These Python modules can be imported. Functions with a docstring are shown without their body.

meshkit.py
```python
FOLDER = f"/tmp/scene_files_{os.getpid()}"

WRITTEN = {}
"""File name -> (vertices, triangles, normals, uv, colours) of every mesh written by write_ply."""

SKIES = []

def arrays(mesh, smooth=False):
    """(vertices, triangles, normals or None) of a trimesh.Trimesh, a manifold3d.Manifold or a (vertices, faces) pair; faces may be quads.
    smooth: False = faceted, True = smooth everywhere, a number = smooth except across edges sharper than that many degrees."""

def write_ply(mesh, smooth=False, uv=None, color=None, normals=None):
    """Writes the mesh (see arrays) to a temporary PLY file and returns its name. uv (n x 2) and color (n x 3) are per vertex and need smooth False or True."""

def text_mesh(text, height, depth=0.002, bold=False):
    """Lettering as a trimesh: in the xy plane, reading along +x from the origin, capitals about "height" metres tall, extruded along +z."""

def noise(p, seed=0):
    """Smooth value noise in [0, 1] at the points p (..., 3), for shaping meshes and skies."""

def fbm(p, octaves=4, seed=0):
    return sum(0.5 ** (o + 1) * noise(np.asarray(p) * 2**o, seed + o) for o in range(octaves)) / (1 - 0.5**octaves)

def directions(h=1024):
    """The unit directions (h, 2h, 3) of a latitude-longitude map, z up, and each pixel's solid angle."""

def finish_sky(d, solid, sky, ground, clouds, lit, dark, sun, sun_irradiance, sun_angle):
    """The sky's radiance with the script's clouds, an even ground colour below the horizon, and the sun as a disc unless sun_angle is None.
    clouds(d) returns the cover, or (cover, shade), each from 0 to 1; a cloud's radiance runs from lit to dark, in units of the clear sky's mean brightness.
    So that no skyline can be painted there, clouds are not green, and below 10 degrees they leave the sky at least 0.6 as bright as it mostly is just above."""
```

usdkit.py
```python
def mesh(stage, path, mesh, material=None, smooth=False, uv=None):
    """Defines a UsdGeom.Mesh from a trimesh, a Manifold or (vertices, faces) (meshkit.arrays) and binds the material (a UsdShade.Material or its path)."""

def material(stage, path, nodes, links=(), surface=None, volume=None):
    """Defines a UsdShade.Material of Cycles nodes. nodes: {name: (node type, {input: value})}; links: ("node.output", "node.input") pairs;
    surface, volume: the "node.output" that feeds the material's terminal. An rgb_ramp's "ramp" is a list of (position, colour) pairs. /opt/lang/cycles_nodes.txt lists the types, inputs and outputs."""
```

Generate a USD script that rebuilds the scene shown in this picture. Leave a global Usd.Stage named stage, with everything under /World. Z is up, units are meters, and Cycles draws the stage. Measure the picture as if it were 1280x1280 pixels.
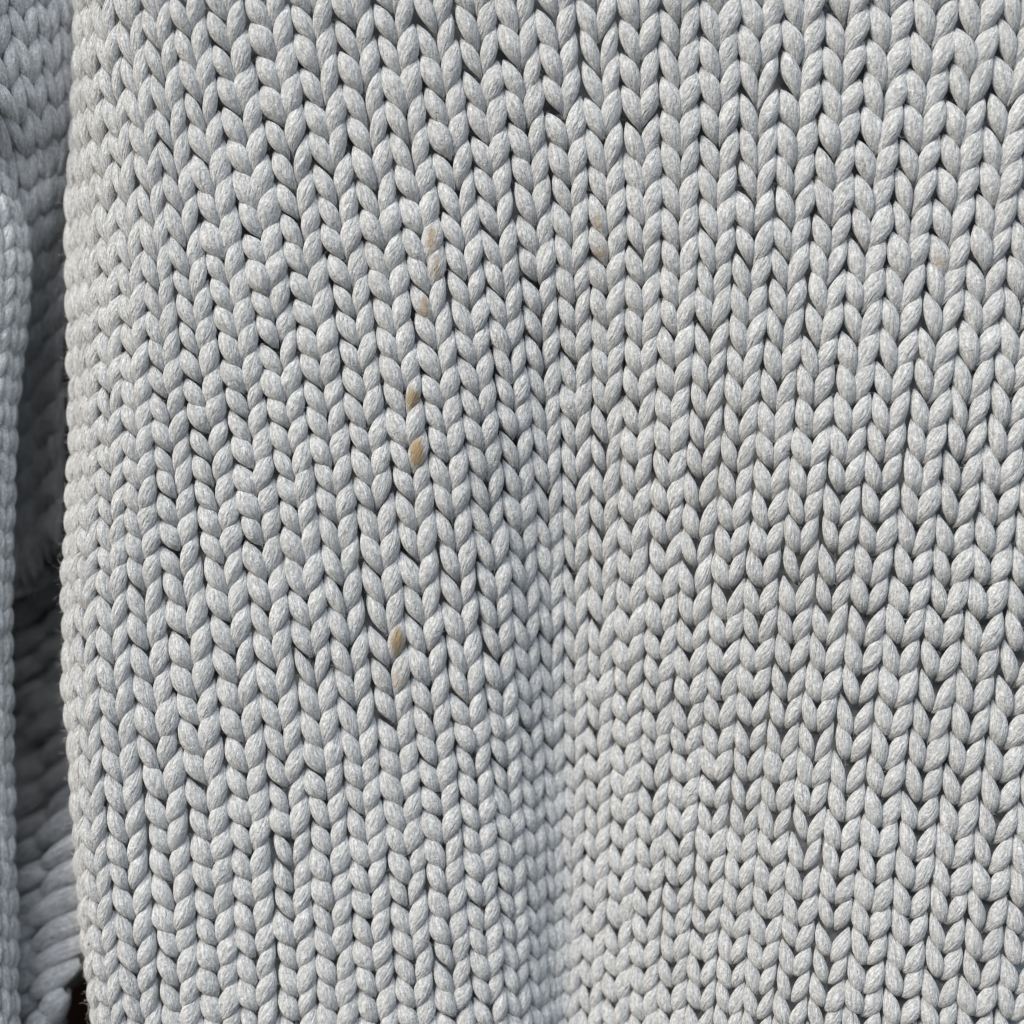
import math
import numpy as np
from scipy.interpolate import RectBivariateSpline, PchipInterpolator, RegularGridInterpolator
from scipy.ndimage import gaussian_filter1d
import meshkit, usdkit
from pxr import Usd, UsdGeom, UsdLux, UsdShade, Gf, Sdf, Vt

stage = Usd.Stage.CreateInMemory()
UsdGeom.SetStageUpAxis(stage, UsdGeom.Tokens.z)
UsdGeom.SetStageMetersPerUnit(stage, 1.0)
UsdGeom.Xform.Define(stage, "/World")
UsdGeom.Scope.Define(stage, "/World/Looks")

# ------------------------------------------------------------------ camera, lamps, exposure
CAM = np.array([0.0, -0.36, 1.25])          # looks along +y at a garment hanging upright
D0, TAN = 0.36, 0.125 / 0.36
S = 0.25 / 1280.0                            # metres per picture unit on the cloth's own plane
cam = UsdGeom.Camera.Define(stage, "/World/camera")
cam.AddTranslateOp().Set(Gf.Vec3d(*CAM))
cam.AddRotateXYZOp().Set(Gf.Vec3f(90, 0, 0))
cam.CreateHorizontalApertureAttr(36.0)
cam.CreateVerticalApertureAttr(36.0)
cam.CreateFocalLengthAttr(18.0 / TAN)
cam.CreateClippingRangeAttr(Gf.Vec2f(0.01, 50))
cam.CreateFStopAttr(6.3)
cam.CreateFocusDistanceAttr(0.358)
cam.CreateExposureAttr(-0.08)


def lamp(name, loc, target, w, h, power, color):
    l = UsdLux.RectLight.Define(stage, "/World/" + name)
    l.CreateWidthAttr(w)
    l.CreateHeightAttr(h)
    l.CreateIntensityAttr(power)
    l.CreateColorAttr(Gf.Vec3f(*color))
    m = Gf.Matrix4d().SetLookAt(Gf.Vec3d(*loc), Gf.Vec3d(*target), Gf.Vec3d(0, 0.01, 1)).GetInverse()
    l.AddTransformOp().Set(m)
    return l


AIM = (0, 0, 1.25)
lamp("warm_lamp", (-1.2, -1.15, 1.95), AIM, 0.9, 0.9, 12.5, (1.0, 0.885, 0.72))
lamp("ceiling_lamp", (-0.25, -1.35, 2.3), AIM, 1.7, 1.1, 5.0, (0.955, 0.972, 1.0))
lamp("cool_window_lamp", (1.3, -1.9, 1.7), AIM, 1.2, 1.5, 1.5, (0.64, 0.82, 1.0))

# ------------------------------------------------------------------ looks
def knit_material(path, base, stained=False):
    n = {
        "fib": ("attribute", {"attribute": "fib"}),
        "streak": ("noise_texture", {"scale": 1.0, "detail": 3.0, "roughness": 0.62}),
        "ply": ("noise_texture", {"scale": 0.42, "detail": 1.0}),
        "h2": ("mix_float", {"fac": 0.4}),
        "pos": ("texture_coordinate", {}),
        "grain": ("noise_texture", {"scale": 2600.0, "detail": 2.0, "roughness": 0.6}),
        "blot": ("noise_texture", {"scale": 55.0, "detail": 2.0}),
        "h": ("mix_float", {"fac": 0.3}),
        "bump": ("bump", {"strength": 1.0, "distance": 0.0019}),
        "tone": ("map_range", {"from_min": 0.3, "from_max": 0.7, "to_min": 0.68, "to_max": 1.28}),
        "fleck": ("noise_texture", {"scale": 1500.0, "detail": 2.0, "roughness": 0.7}),
        "tone3": ("map_range", {"from_min": 0.32, "from_max": 0.72, "to_min": 0.80, "to_max": 1.22}),
        "t3": ("math", {"math_type": "multiply"}),
        "tone2": ("map_range", {"from_min": 0.3, "from_max": 0.7, "to_min": 0.95, "to_max": 1.05}),
        "tt": ("math", {"math_type": "multiply"}),
        "col": ("vector_math", {"math_type": "scale", "vector1": base}),
        "p": ("principled_bsdf", {"roughness": 0.8, "specular_ior_level": 0.22, "sheen_weight": 0.15, "sheen_roughness": 0.5, "diffuse_roughness": 0.6}),
    }
    l = [("fib.vector", "streak.vector"), ("pos.object", "grain.vector"), ("pos.object", "blot.vector"),
         ("streak.fac", "h.a"), ("grain.fac", "h.b"), ("fib.vector", "ply.vector"), ("h.result", "h2.a"), ("ply.fac", "h2.b"), ("h2.result", "bump.height"),
         ("streak.fac", "tone.value"), ("blot.fac", "tone2.value"), ("tone.result", "tt.value1"), ("tone2.result", "tt.value2"),
         ("pos.object", "fleck.vector"), ("fleck.fac", "tone3.value"), ("tt.value", "t3.value1"), ("tone3.result", "t3.value2"), ("t3.value", "col.scale"), ("bump.normal", "p.normal")]
    if stained:
        n["stain"] = ("attribute", {"attribute": "stain"})
        n["edge"] = ("noise_texture", {"scale": 650.0, "detail": 3.0, "roughness": 0.65})
        n["e2"] = ("math", {"math_type": "multiply_add", "value2": 2.4, "value3": -1.2})
        n["e3"] = ("math", {"math_type": "multiply_add", "value2": 1.6, "value3": -0.8})
        n["sum"] = ("math", {"math_type": "add"})
        n["sum2"] = ("math", {"math_type": "add"})
        n["cl"] = ("map_range", {"range_type": "smoothstep", "from_min": 0.25, "from_max": 1.0, "to_min": 0.0, "to_max": 0.85})
        n["wk"] = ("map_range", {"from_min": 0.0, "from_max": 0.85, "to_min": 0.0, "to_max": 1.0})
        n["g"] = ("math", {"math_type": "multiply"})
        n["mx"] = ("mix_color", {"b": (0.37, 0.285, 0.18), "blend_type": "mix"})
        l += [("edge.fac", "e2.value1"), ("streak.fac", "e3.value1"), ("pos.object", "edge.vector"), ("stain.fac", "sum.value1"), ("e2.value", "sum.value2"),
              ("sum.value", "sum2.value1"), ("e3.value", "sum2.value2"), ("sum2.value", "cl.value"), ("stain.fac", "wk.value"), ("cl.result", "g.value1"), ("wk.result", "g.value2"),
              ("g.value", "mx.fac"), ("col.vector", "mx.a"), ("mx.result", "p.base_color")]
    else:
        l += [("col.vector", "p.base_color")]
    return usdkit.material(stage, path, n, l, surface="p.BSDF")


YARN = (0.572, 0.591, 0.614)
M_KNIT = knit_material("/World/Looks/pale_knit", YARN)
M_STAIN = knit_material("/World/Looks/stained_knit", YARN, True)
M_INNER = usdkit.material(stage, "/World/Looks/inner_knit", {
    "pos": ("texture_coordinate", {}), "n": ("noise_texture", {"scale": 400.0, "detail": 3.0}),
    "b": ("bump", {"strength": 0.6, "distance": 0.001}),
    "p": ("principled_bsdf", {"base_color": (0.52, 0.55, 0.57), "roughness": 0.9, "specular_ior_level": 0.1})},
    [("pos.object", "n.vector"), ("n.fac", "b.height"), ("b.normal", "p.normal")], surface="p.BSDF")
M_BACK = usdkit.material(stage, "/World/Looks/brown_backdrop", {
    "pos": ("texture_coordinate", {}), "n": ("noise_texture", {"scale": 60.0, "detail": 4.0}),
    "r": ("rgb_ramp", {"ramp": [(0.3, (0.016, 0.006, 0.005)), (0.7, (0.034, 0.012, 0.010))]}),
    "p": ("principled_bsdf", {"roughness": 0.55})},
    [("pos.object", "n.vector"), ("n.fac", "r.fac"), ("r.color", "p.base_color")], surface="p.BSDF")
M_FUZZ = usdkit.material(stage, "/World/Looks/fuzz", {
    "p": ("principled_bsdf", {"base_color": (0.62, 0.64, 0.65), "roughness": 0.7})}, surface="p.BSDF")

# ------------------------------------------------------------------ helpers
NAMES = {}


def put(parent, name):
    k = (parent, name)
    i = NAMES.get(k, 0)
    NAMES[k] = i + 1
    return f"{parent}/{name}" + (f"_{i:03d}" if i else "")


def data(prim, **kw):
    for k, v in kw.items():
        prim.SetCustomDataByKey(k, v)


def lift(px, py, z):
    """A point of the cloth: measured across and down the cloth's outline, z towards the viewer, all in units of S."""
    d = D0 - np.asarray(z) * S
    x = (np.asarray(px) - 640) / 640 * TAN * d
    zz = -(np.asarray(py) - 640) / 640 * TAN * d
    return np.stack([CAM[0] + x, CAM[1] + d, CAM[2] + zz], -1)


class Sheet:
    """A smooth cloth surface over stitch coordinates: u counts stitch columns, v counts rows (downwards)."""

    def __init__(self, us, vs, P):
        self.f = [RectBivariateSpline(us, vs, P[..., i], kx=3, ky=3) for i in range(3)]
        self.us, self.vs = us, vs

    def pos(self, u, v):
        return np.stack([f.ev(u, v) for f in self.f], -1)

    def frame(self, u, v):
        su = np.stack([f.ev(u, v, dx=1) for f in self.f], -1)
        sv = np.stack([f.ev(u, v, dy=1) for f in self.f], -1)
        n = np.cross(sv, su)
        return su, sv, n / np.linalg.norm(n, axis=-1, keepdims=True)


NA, NT = 15, 13
TH = np.linspace(0, 2 * np.pi, NA, endpoint=False)
_i, _j = np.meshgrid(np.arange(NT - 1), np.arange(NA), indexing="ij")
_a, _b = _i * NA + _j, _i * NA + (_j + 1) % NA
LEG_F = np.concatenate([np.stack([_a, _b, _b + NA], -1).reshape(-1, 3), np.stack([_a, _b + NA, _a + NA], -1).reshape(-1, 3)])
T01 = np.linspace(0, 1, NT)
PROF = np.clip(np.sin(np.pi * (0.03 + 0.94 * T01)), 0, 1) ** np.where(T01 < 0.5, 1.0, 1.0)
PROF = PROF * (1 - 0.10 * (T01 - 0.5))


def tube(path, nrm, R, rng, flat=0.9, prof=PROF):
    """A plump tapering strand along path (NT,3): vertices, fibre coordinates."""
    t = np.gradient(path, axis=0)
    t /= np.linalg.norm(t, axis=1, keepdims=True)
    b = np.cross(t, nrm)
    b /= np.linalg.norm(b, axis=1, keepdims=True)
    n = np.cross(b, t)
    tw = rng.uniform(0.25, 0.75)
    ph = rng.uniform(0, 6.28, 4)
    th = TH[None, :]
    tt = T01[:, None]
    rad = R * prof[:, None] * (1 + 0.055 * np.cos(2 * th + ph[0] + 3 * tt) + 0.05 * np.cos(3 * th + ph[1] + 5 * tw * tt)
                               + 0.045 * np.sin(7 * tt + ph[2] + th))
    v = path[:, None, :] + rad[..., None] * (np.cos(th)[..., None] * b[:, None, :] + flat * np.sin(th)[..., None] * n[:, None, :])
    o = rng.uniform(0, 60, 3)
    a = th + 2.2 * tw * tt
    fib = np.stack([np.cos(a) * 3.8 + o[0], np.sin(a) * 3.8 + o[1], tt * 8.0 + 0 * th + o[2]], -1)
    return v.reshape(-1, 3), fib.reshape(-1, 3)


def ease(t):
    return t * t * (3 - 2 * t)


def stitch(sheet, c, r, rng, rad=0.238, zoff=0.0, lo=0.045, hi=0.43, vlen=0.775, top=0.17, low=0.17):
    """One V of the knit: two plump legs that meet below. Returns vertices, faces, fibre coordinates."""
    V, F, B = [], [], []
    ju, jv = rng.normal(0, 0.015), rng.normal(0, 0.028)
    g = 1 + rng.normal(0, 0.06)
    for side in (-1, 1):
        k = 0.75 * T01 + 0.25 * ease(T01)
        l = vlen * (1 + rng.normal(0, 0.05))
        du = rng.normal(0, 0.014)
        dv = rng.normal(0, 0.03)
        u = c + ju + du + side * (hi + (lo - hi) * k)
        v = r + jv + dv - l + 2 * l * T01
        su, sv, n = sheet.frame(u, v)
        w = np.median(np.linalg.norm(su, axis=1))
        w = float(np.clip(w, 0.0072, 0.0112))
        q = (T01 - 0.52) / np.where(T01 < 0.52, 0.52, 0.48)
        h = (zoff + rng.normal(0, 0.022) - np.where(q < 0, top, low) * np.abs(q) ** np.where(q < 0, 2.3, 2.3)) * w
        path = sheet.pos(u, v) + n * h[:, None]
        vv, fb = tube(path, n, rad * w * g * (1 + rng.normal(0, 0.05)), rng)
        F.append(LEG_F + sum(len(x) for x in V))
        V.append(vv)
        B.append(fb)
    return np.concatenate(V), np.concatenate(F), np.concatenate(B)


def knit_mesh(path, parts, material, stain=None):
    V, F, B, k = [], [], [], 0
    for v, f, b in parts:
        V.append(v)
        F.append(f + k)
        B.append(b)
        k += len(v)
    V, F, B = np.concatenate(V), np.concatenate(F), np.concatenate(B)
    m = usdkit.mesh(stage, path, (V, F), material, smooth=True)
    api = UsdGeom.PrimvarsAPI(m)
    api.CreatePrimvar("fib", Sdf.ValueTypeNames.Float3Array, "vertex").Set(Vt.Vec3fArray.FromNumpy(B.astype(np.float32)))
    if stain is not None:
        api.CreatePrimvar("stain", Sdf.ValueTypeNames.FloatArray, "vertex").Set(Vt.FloatArray.FromNumpy(stain.astype(np.float32)))
    return m.GetPrim()


def sheet_mesh(path, sheet, us, vs, off, material):
    U, W = np.meshgrid(us, vs, indexing="ij")
    P = sheet.pos(U.ravel(), W.ravel())
    _, _, n = sheet.frame(U.ravel(), W.ravel())
    P = P - n * off
    a, b = len(us), len(vs)
    i, j = np.meshgrid(np.arange(a - 1), np.arange(b - 1), indexing="ij")
    q = np.stack([i * b + j, (i + 1) * b + j, (i + 1) * b + j + 1, i * b + j + 1], -1).reshape(-1, 4)
    return usdkit.mesh(stage, path, (P, q), material, smooth=True).GetPrim()


def seen_at(P):
    d = P[..., 1] - CAM[1]
    return np.stack([640 + 640 * (P[..., 0] - CAM[0]) / (TAN * d), 640 - 640 * (P[..., 2] - CAM[2]) / (TAN * d)], -1)


# ------------------------------------------------------------------ the front of the jumper: how its columns and rows hang
LEV = np.array([55, 295, 535, 775, 1015, 1225.0])
CS = np.arange(-6, 28)
COL = np.array([
    [101, 99, 98, 98, 102, 114, 133, 165, 200, 241, 288, 342, 395, 446, 497, 547, 598, 649, 699, 748, 799, 850, 900, 951, 1003, 1056, 1110, 1165, 1219, 1272, 1325, 1378, 1430, 1482],
    [81, 80, 85, 98, 115, 136, 162, 193, 231, 277, 327, 379, 428, 478, 529, 578, 624, 670, 716, 760, 805, 850, 895, 942, 990, 1038, 1087, 1137, 1189, 1240, 1290, 1341, 1392, 1443],
    [86, 84, 88, 98, 114, 138, 170, 212, 260, 312, 361, 411, 460, 509, 558, 603, 646, 683, 720, 757, 797, 839, 880, 924, 969, 1014, 1061, 1110, 1158, 1209, 1260, 1310, 1361, 1412],
    [82, 78, 79, 86, 107, 140, 183, 234, 288, 339, 387, 434, 481, 531, 580, 624, 660, 690, 718, 751, 787, 826, 866, 907, 949, 992, 1036, 1083, 1132, 1180, 1231, 1280, 1330, 1380],
    [96, 92, 91, 95, 115, 156, 208, 261, 312, 361, 410, 456, 504, 553, 600, 640, 670, 692, 716, 745, 779, 815, 852, 892, 930, 968, 1010, 1054, 1101, 1150, 1197, 1246, 1296, 1346],
    [122, 117, 114, 116, 133, 174, 224, 274, 322, 371, 420, 470, 519, 567, 614, 651, 677, 693, 711, 738, 770, 805, 841, 877, 913, 950, 990, 1034, 1081, 1130, 1177, 1223, 1272, 1322],
], float)


def level_depth(x, W, fr):
    """Depth of each column from how closely the columns crowd: the sheet's own width stays the same."""
    z = np.zeros(len(x))
    i4 = list(CS).index(4)
    for i in range(i4 - 1, -1, -1):
        dx = x[i + 1] - x[i]
        z[i] = z[i + 1] - math.sqrt(max(36.0 ** 2 - dx * dx, 0))
    for i in range(i4, len(x) - 1):
        dx = x[i + 1] - x[i]
        c = CS[i]
        s = math.sqrt(max(W * W - dx * dx, 0))
        sg = -0.7 if c < 11 else (0.1 if c == 11 else 0.5)
        z[i + 1] = z[i] + sg * s * fr
    zz = gaussian_filter1d(z, 0.9, mode="nearest")
    k = np.clip((CS - 1) / 3.0, 0, 1)
    return z * (1 - k) + zz * k


DEP = np.stack([level_depth(COL[i], w, f) for i, (w, f) in enumerate(((48, .3), (47, .9), (48, 1.1), (49, 1.05), (49, 1), (48.5, 1)))])
first, last = COL[0] + (COL[0] - COL[1]) * 0.9, COL[5] + 0.55 * (COL[5] - COL[4])
COL[1:5, :4] += 5
COL[:, 11:] = (gaussian_filter1d(COL, 0.8, axis=1, mode="nearest"))[:, 11:]
first[:6] = COL[0][:6] + 4
last[:6] = COL[5][:6] + (26, 26, 25, 24, 20, 14)
LEVX = np.r_[-160, LEV, 1345]
COLX = np.vstack([first, COL, last])
DEPX = np.vstack([DEP[0], DEP, DEP[5]])
DEPX += 48 * (1 - LEVX / 640)[:, None]
FX = PchipInterpolator(LEVX, COLX, axis=0)
FZ = PchipInterpolator(LEVX, DEPX, axis=0)

# rows: their height down the cloth, and how each one climbs from right to left
hy = PchipInterpolator([-1500, 0, 60, 295, 535, 775, 1015, 1240, 1700], [43, 43, 42.5, 38.5, 37.5, 36.5, 35, 32.5, 31])
KS = np.arange(-28, 42)
ys = {0: 92.0}
for k in range(1, KS[-1] + 1):
    ys[k] = ys[k - 1] + float(hy(ys[k - 1]))
for k in range(-1, KS[0] - 1, -1):
    ys[k] = ys[k + 1] - float(hy(ys[k + 1]))
Y0 = np.array([ys[k] for k in KS])
DX = np.array([-300, -60, 100, 250, 400, 550, 700, 850, 1000, 1150, 1300, 1500.0])
DY = np.array([-600, 60, 500, 775, 1015, 1225, 1700.0])
DT = np.array([
    [470, 400, 330, 258, 183, 126, 69, 30, 0, -22, -45, -75],
    [470, 400, 330, 258, 183, 126, 69, 30, 0, -22, -45, -75],
    [380, 310, 255, 202, 148, 105, 60, 21, 0, -10, -20, -30],
    [380, 310, 262, 215, 165, 118, 65, 18, 0, 3, 12, 25],
    [370, 300, 250, 200, 150, 98, 40, -6, 0, 22, 40, 60],
    [360, 290, 238, 188, 138, 86, 26, -20, 0, 33, 64, 95],
    [360, 290, 238, 188, 138, 86, 26, -20, 0, 33, 64, 95]])
FD = RectBivariateSpline(DY, DX, DT, kx=1, ky=3)

NC, NK = len(CS), len(KS)
P = np.zeros((NC, NK, 3))
for ic in range(NC):
    y = Y0.copy() + 80
    for _ in range(30):
        yc = np.clip(y, -160, 1345)
        x = FX(yc)[:, ic]
        y = 0.5 * y + 0.5 * (Y0 + FD.ev(Y0, x))
    yc = np.clip(y, -160, 1345)
    P[ic] = lift(FX(yc)[:, ic], y, FZ(yc)[:, ic])
FRONT = Sheet(CS, KS, P)

# ------------------------------------------------------------------ the jumper
J = "/World/jumper"
jx = UsdGeom.Xform.Define(stage, J)
data(jx.GetPrim(), label="chunky pale grey-blue knitted cotton jumper with tan stains down its front", category="jumper")

panel = sheet_mesh(J + "/front_panel", FRONT, np.linspace(-5.6, 26.8, 120), np.linspace(KS[0] + .5, KS[-1] - .5, 190), 0.0062, M_INNER)
data(panel, label="stained front of the jumper, hanging in one deep fold")

STAINS = [  # where on the cloth, half size, strength
    (540, 291, 9, 17, 0.85), (543, 328, 8, 17, 0.78), (533, 388, 8, 15, 0.85), (521, 507, 10, 16, 1.02), (520, 558, 9, 19, 1.1),
    (523, 584, 9, 8, 0.9), (502, 797, 8, 19, 1.02), (497, 848, 12, 18, 0.62), (741, 289, 8, 14, 0.72), (746, 323, 11, 15, 0.75),
    (1179, 330, 9, 10, 0.7), (467, 852, 6, 15, 0.5), (793, 392, 8, 8, 0.42), (1022, 716, 8, 9, 0.4), (436, 662, 8, 9, 0.3)]



def tuck(c, y):
    """The right of the panel is knitted tighter: the feet of its stitches sink further into the row below."""
    return float(ease(np.clip((c - 11) / 6, 0, 1)) * ease(np.clip((y - 250) / 500, 0, 1)))


rng = np.random.default_rng(7)
items = []
for c in range(-4, 27):
    for k in range(-13, KS[-1]):
        q = FRONT.pos(np.array([c]), np.array([float(k)]))[0]
        s = seen_at(q)
        if not (-40 < s[0] < 1330 and -60 < s[1] < 1345):
            continue
        items.append((c, k, stitch(FRONT, c, k, rng, top=0.17 - 0.05 * tuck(c, s[1]), low=0.17 + 0.42 * tuck(c, s[1])) if c > -3 else stitch(FRONT, c, k, rng, vlen=0.92, top=0.22, low=0.22)))


def pixel_box(V):
    s = seen_at(V)
    a, b = np.clip(s.min(0), 0, 1280), np.clip(s.max(0), 0, 1280)
    return float(np.prod(b - a))


LV = NA * NT
mid = []
for it in items:
    s = seen_at(it[2][0]).reshape(2, NT, NA, 2)
    mid.append(s[:, 5:10].mean((1, 2)))
mid = np.array(mid)
stain_of = {}
for (x, y, a, b, g) in STAINS:
    d = np.hypot(mid[..., 0] - x, 0.8 * (mid[..., 1] - y))
    i, leg = np.unravel_index(d.argmin(), d.shape)
    V = items[i][2][0]
    s = seen_at(V)
    cx, cy = 0.25 * x + 0.75 * mid[i, leg, 0], 0.3 * y + 0.7 * mid[i, leg, 1]
    e = g * np.clip(1.64 - np.sqrt(((s[:, 0] - cx) / a) ** 2 + ((s[:, 1] - cy) / b) ** 2), 0, 1)
    e[(1 - leg) * LV:(2 - leg) * LV] *= 0.5
    stain_of[i] = np.maximum(stain_of.get(i, 0), e)
    for j in np.flatnonzero((np.hypot(mid[..., 0] - cx, mid[..., 1] - cy) < 62).any(1)):
        if j != i and g > 0.6:
            s = seen_at(items[j][2][0])
            e = 0.55 * g * np.clip(1.64 - np.sqrt(((s[:, 0] - cx) / a) ** 2 + ((s[:, 1] - cy) / b) ** 2), 0, 1)
            stain_of[j] = np.maximum(stain_of.get(j, 0), e)

sized = []
for i, it in enumerate(items):
    V = it[2][0]
    st = stain_of.get(i, np.zeros(len(V)))
    nn = FRONT.frame(np.array([float(it[0])]), np.array([float(it[1])]))[2][0]
    face = max(-nn[1], 0.05)
    sized.append((pixel_box(V) * face + (1e6 if st.max() > 0.12 else 0), it, st))
sized.sort(key=lambda a: -a[0])
for n, (area, it, st) in enumerate(sized[:260]):
    hot = st.max() > 0.12
    prim = knit_mesh(put(str(panel.GetPath()), "stitch"), [it[2]], M_STAIN if hot else M_KNIT, st if hot else None)
    if hot:
        data(prim, label="knit stitch with a tan stain")
rest = knit_mesh(str(panel.GetPath()) + "/further_stitches", [a[1][2] for a in sized[260:]], M_KNIT)
data(rest, kind="stuff")

# the side of the body, turned away beside the sleeve
KX = np.array([[-75, -40, -10, 22, 52, 78, 101, 112], [-60, -25, 10, 40, 66, 88, 104, 113], [-25, 5, 33, 55, 74, 88, 100, 108],
               [-2, 20, 40, 57, 70, 80, 94, 104], [10, 28, 44, 55, 66, 75, 86, 97], [14, 30, 42, 50, 60, 67, 76, 88], [15, 28, 38, 46, 54, 62, 70, 82], [15, 28, 38, 46, 54, 62, 70, 82]], float)
KY = np.array([-70, 60, 150, 230, 300, 360, 460, 620.0])
KZ = np.array([[25, 5, -25, -60, -95, -125, -150, -175], [-10, -25, -48, -75, -104, -130, -155, -178], [-110, -114, -120, -128, -138, -150, -166, -182],
               [-165, -165, -168, -172, -178, -185, -194, -204], [-240, -240, -240, -240, -240, -240, -240, -240], [-300, -300, -300, -300, -295, -285, -275, -270],
               [-400, -400, -400, -395, -380, -360, -340, -320], [-520, -520, -510, -500, -480, -450, -420, -390]], float)
vs = np.arange(-12, 16)
vy = np.array([-90 + 43.0 * (v + 3) for v in vs])
uu = np.arange(8)
SP = lift(PchipInterpolator(KY, KX, axis=0)(np.clip(vy, -70, 620)).T, vy[None, :] + (7 - uu)[:, None] * 9.0, PchipInterpolator(KY, KZ, axis=0)(np.clip(vy, -70, 620)).T)
SIDE = Sheet(uu, vs, SP)
side = sheet_mesh(J + "/side_panel", SIDE, np.linspace(0, 7, 30), np.linspace(-12, 15, 80), 0.006, M_INNER)
data(side, label="side of the body, shaded, tucked behind the sleeve")
big, small = [], []
for c in range(0, 7):
    for k in range(-4, 15):
        st = stitch(SIDE, c, k, rng, vlen=0.90, rad=0.255, top=0.3, low=0.3)
        s = seen_at(st[0]).mean(0)
        (big if (0 < s[0] < 110 and 0 < s[1] < 345) else small).append((c, k, st))
for c, k, st in big[:40]:
    knit_mesh(put(str(side.GetPath()), "stitch"), [st], M_KNIT)
data(knit_mesh(str(side.GetPath()) + "/further_stitches", [a[2] for a in big[40:] + small], M_KNIT), kind="stuff")

# the inside of the back, deep in the gap: long slanting strands
LOOSE_T = np.linspace(0, 1, NT)


def strand(p0, p1, R, bow):
    a, b = lift(*p0), lift(*p1)
    path = a + (b - a) * LOOSE_T[:, None]
    path[:, 1] -= bow * np.sin(np.pi * LOOSE_T)
    path[:, 2] += 0.0012 * np.sin(np.pi * LOOSE_T)
    return tube(path, np.array([[0, -1.0, 0.0]] * NT), R, rng, prof=PROF ** 0.5)


bx, by = np.meshgrid(np.r_[np.linspace(-160, 150, 11), 400, 800, 1500, 2200], np.linspace(-700, 1360, 60), indexing="ij")
cut = np.clip((by - 1190) / 60, 0, 1)
bx = bx - cut * 80 * np.exp(-((bx - 150) / 90) ** 2) + np.where(bx > 151, 90 * cut, 0)
BP = lift(bx, by, -690 + 330 * np.clip((by - 900) / 180, 0, 1) - 90 * np.clip(1 - (bx + 60) / 210, 0, 1))
ii, jj = np.meshgrid(np.arange(14), np.arange(59), indexing="ij")
bq = np.stack([ii * 60 + jj, (ii + 1) * 60 + jj, (ii + 1) * 60 + jj + 1, ii * 60 + jj + 1], -1)[(ii < 10) | (by[:-1, 1:] < 1180)]
used, bq2 = np.unique(bq, return_inverse=True)
back = usdkit.mesh(stage, J + "/back_panel", (BP.reshape(-1, 3)[used], bq2.reshape(bq.shape)), M_INNER, smooth=True).GetPrim()
data(back, label="inside of the back, dark, seen through the gap beside the sleeve")
for n in range(26):
    y = 470 + n * 32.5 + rng.normal(0, 3)
    low = np.clip((y - 900) / 150, 0, 1)
    zr = -620 + 410 * low
    e = 0 if y < 1190 else (y - 1190) * 0.75
    j = rng.normal(0, 3, 4)
    xm = 55 + rng.uniform(-16, 16)
    for a, b, R in (((124 - e + j[0], y - 14, zr + 10), (xm - 12, y + 36, zr - 45), .0037), ((xm + 12, y + 24, zr - 28), (-6 + j[3], y + 74, zr - 105), .0037)):
        v, f = strand(a, b, R * (1 + rng.normal(0, .08)), 0.0025)
        knit_mesh(put(str(back.GetPath()), "strand"), [(v, LEG_F, f)], M_KNIT)

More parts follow.
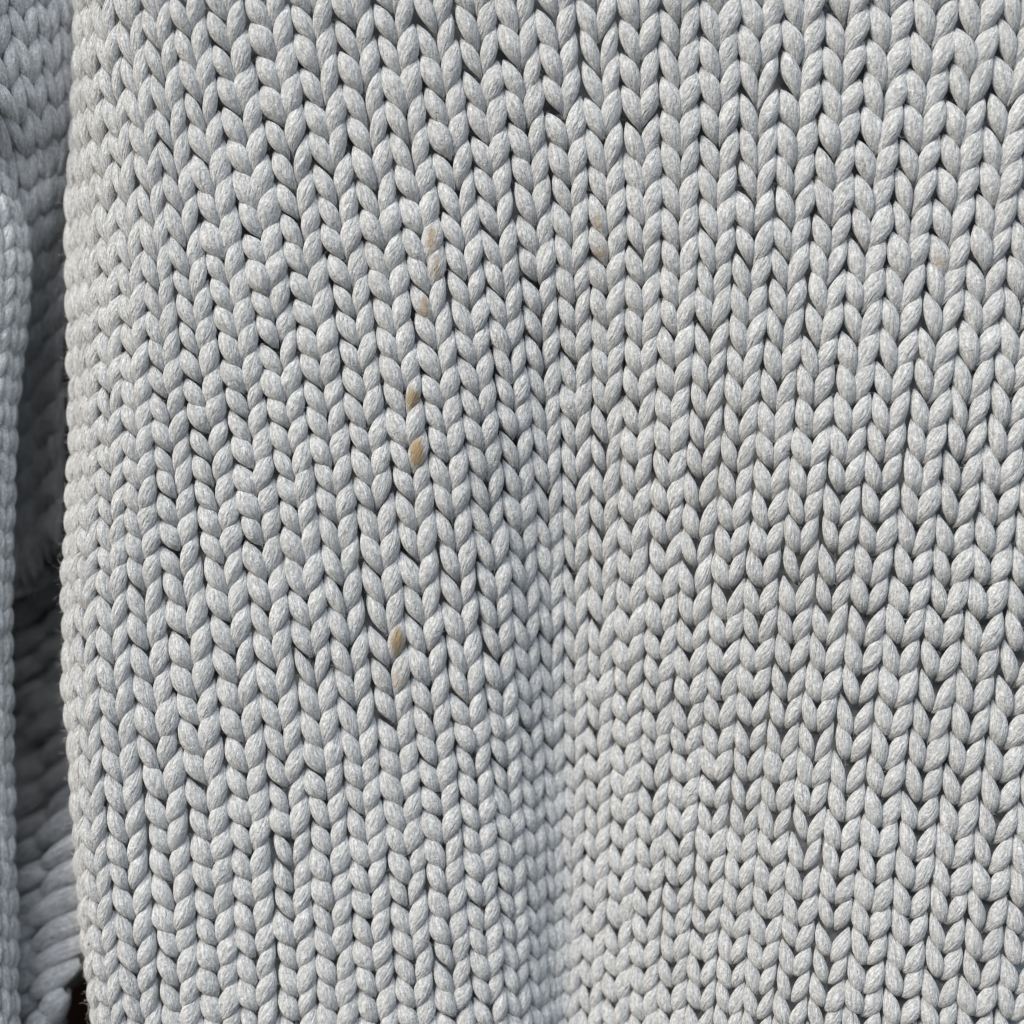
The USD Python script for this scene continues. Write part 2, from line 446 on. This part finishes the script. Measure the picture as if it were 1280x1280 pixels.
# the sleeve's edge at the left, nearer than the body
sy = np.array([-150, -50, 100, 150, 230, 300, 345, 400, 480, 600, 800, 1000, 1150, 1400.0])
sx = np.array([-110, -60, -14, 2, 20, 35, 37, 33, 22, 17, 11, 15, 18, 20.0])
fsx = PchipInterpolator(sy, sx)
vs2 = np.arange(-12, 46)
vy2 = -120 + 32.0 * (vs2 + 3)
us2 = np.arange(-22, 8)
ang = np.clip(np.radians(100 - us2 * 26.0), -75, np.radians(100))
edge = fsx(np.clip(vy2, -150, 1400))
RR, CZ = 85.0, -150.0
flat = np.minimum(us2, 0.0)
LP = lift(edge[None, :] - 4 - RR + (RR * np.cos(ang) + 46.0 * flat)[:, None], vy2[None, :] + 0 * ang[:, None], (CZ + RR * np.sin(ang) + 4.0 * flat)[:, None] + 0 * vy2[None, :])
SLEEVE = Sheet(us2, vs2, LP)
sl = sheet_mesh(J + "/sleeve", SLEEVE, np.linspace(-22, 7, 90), np.linspace(-12, 45, 110), 0.006, M_INNER)
data(sl, label="soft blurred edge of the sleeve")
data(knit_mesh(str(sl.GetPath()) + "/knit_stitches", [stitch(SLEEVE, c, k, rng, vlen=1.0, top=0.25, low=0.2, rad=0.26) for c in range(-1, 8) for k in range(-2, 45)], M_KNIT), kind="stuff")

# loose cotton fibres standing off the yarn
def fuzz(path, groups, count, seed, short=0.0003, long=0.0013):
    r = np.random.default_rng(seed)
    V = np.concatenate([g[0] for g in groups])
    C = np.concatenate([np.repeat(g[0].reshape(-1, NA, 3).mean(1), NA, 0) for g in groups])
    front = np.flatnonzero((V - C)[:, 1] < 0)
    i = front[r.integers(0, len(front), count)]
    p, n = V[i], V[i] - C[i]
    n /= np.linalg.norm(n, axis=1, keepdims=True) + 1e-12
    d = n * 0.5 + r.normal(0, 0.75, (count, 3))
    d /= np.linalg.norm(d, axis=1, keepdims=True)
    e = d + r.normal(0, 0.6, (count, 3))
    L = r.uniform(short, long, (count, 1))
    pts = np.stack([p - n * 0.0002, p + d * L * 0.4, p + d * L * 0.6 + e * L * 0.35, p + d * L * 0.6 + e * L * 0.7 + r.normal(0, .0003, (count, 3))], 1)
    cv = UsdGeom.BasisCurves.Define(stage, path)
    cv.CreateTypeAttr("cubic")
    cv.CreateBasisAttr("bspline")
    cv.CreateWrapAttr("pinned")
    cv.CreateCurveVertexCountsAttr(Vt.IntArray.FromNumpy(np.full(count, 4, np.int32)))
    cv.CreatePointsAttr(Vt.Vec3fArray.FromNumpy(pts.reshape(-1, 3).astype(np.float32)))
    cv.CreateWidthsAttr(Vt.FloatArray([0.00003]))
    cv.SetWidthsInterpolation("constant")
    UsdShade.MaterialBindingAPI.Apply(cv.GetPrim()).Bind(M_FUZZ)
    data(cv.GetPrim(), kind="stuff")


fuzz(str(panel.GetPath()) + "/loose_fibres", [a[1][2] for a in sized], 70000, 3)
fuzz(str(panel.GetPath()) + "/flyaway_fibres", [a[1][2] for a in sized], 1500, 4, 0.0014, 0.0030)
fuzz(str(panel.GetPath()) + "/edge_fibres", [a[1][2] for a in sized if a[1][0] <= -2], 7000, 5, 0.0004, 0.0013)

# ------------------------------------------------------------------ what little shows behind
bp = lift(np.array([-900, 2200, 2200, -900]), np.array([2200, 2200, -900, -900]), np.full(4, -1150.0))
bk = usdkit.mesh(stage, "/World/backdrop", (bp, np.array([[0, 1, 2, 3]])), M_BACK).GetPrim()
data(bk, kind="structure", label="dark red-brown surface behind the jumper", category="backdrop")
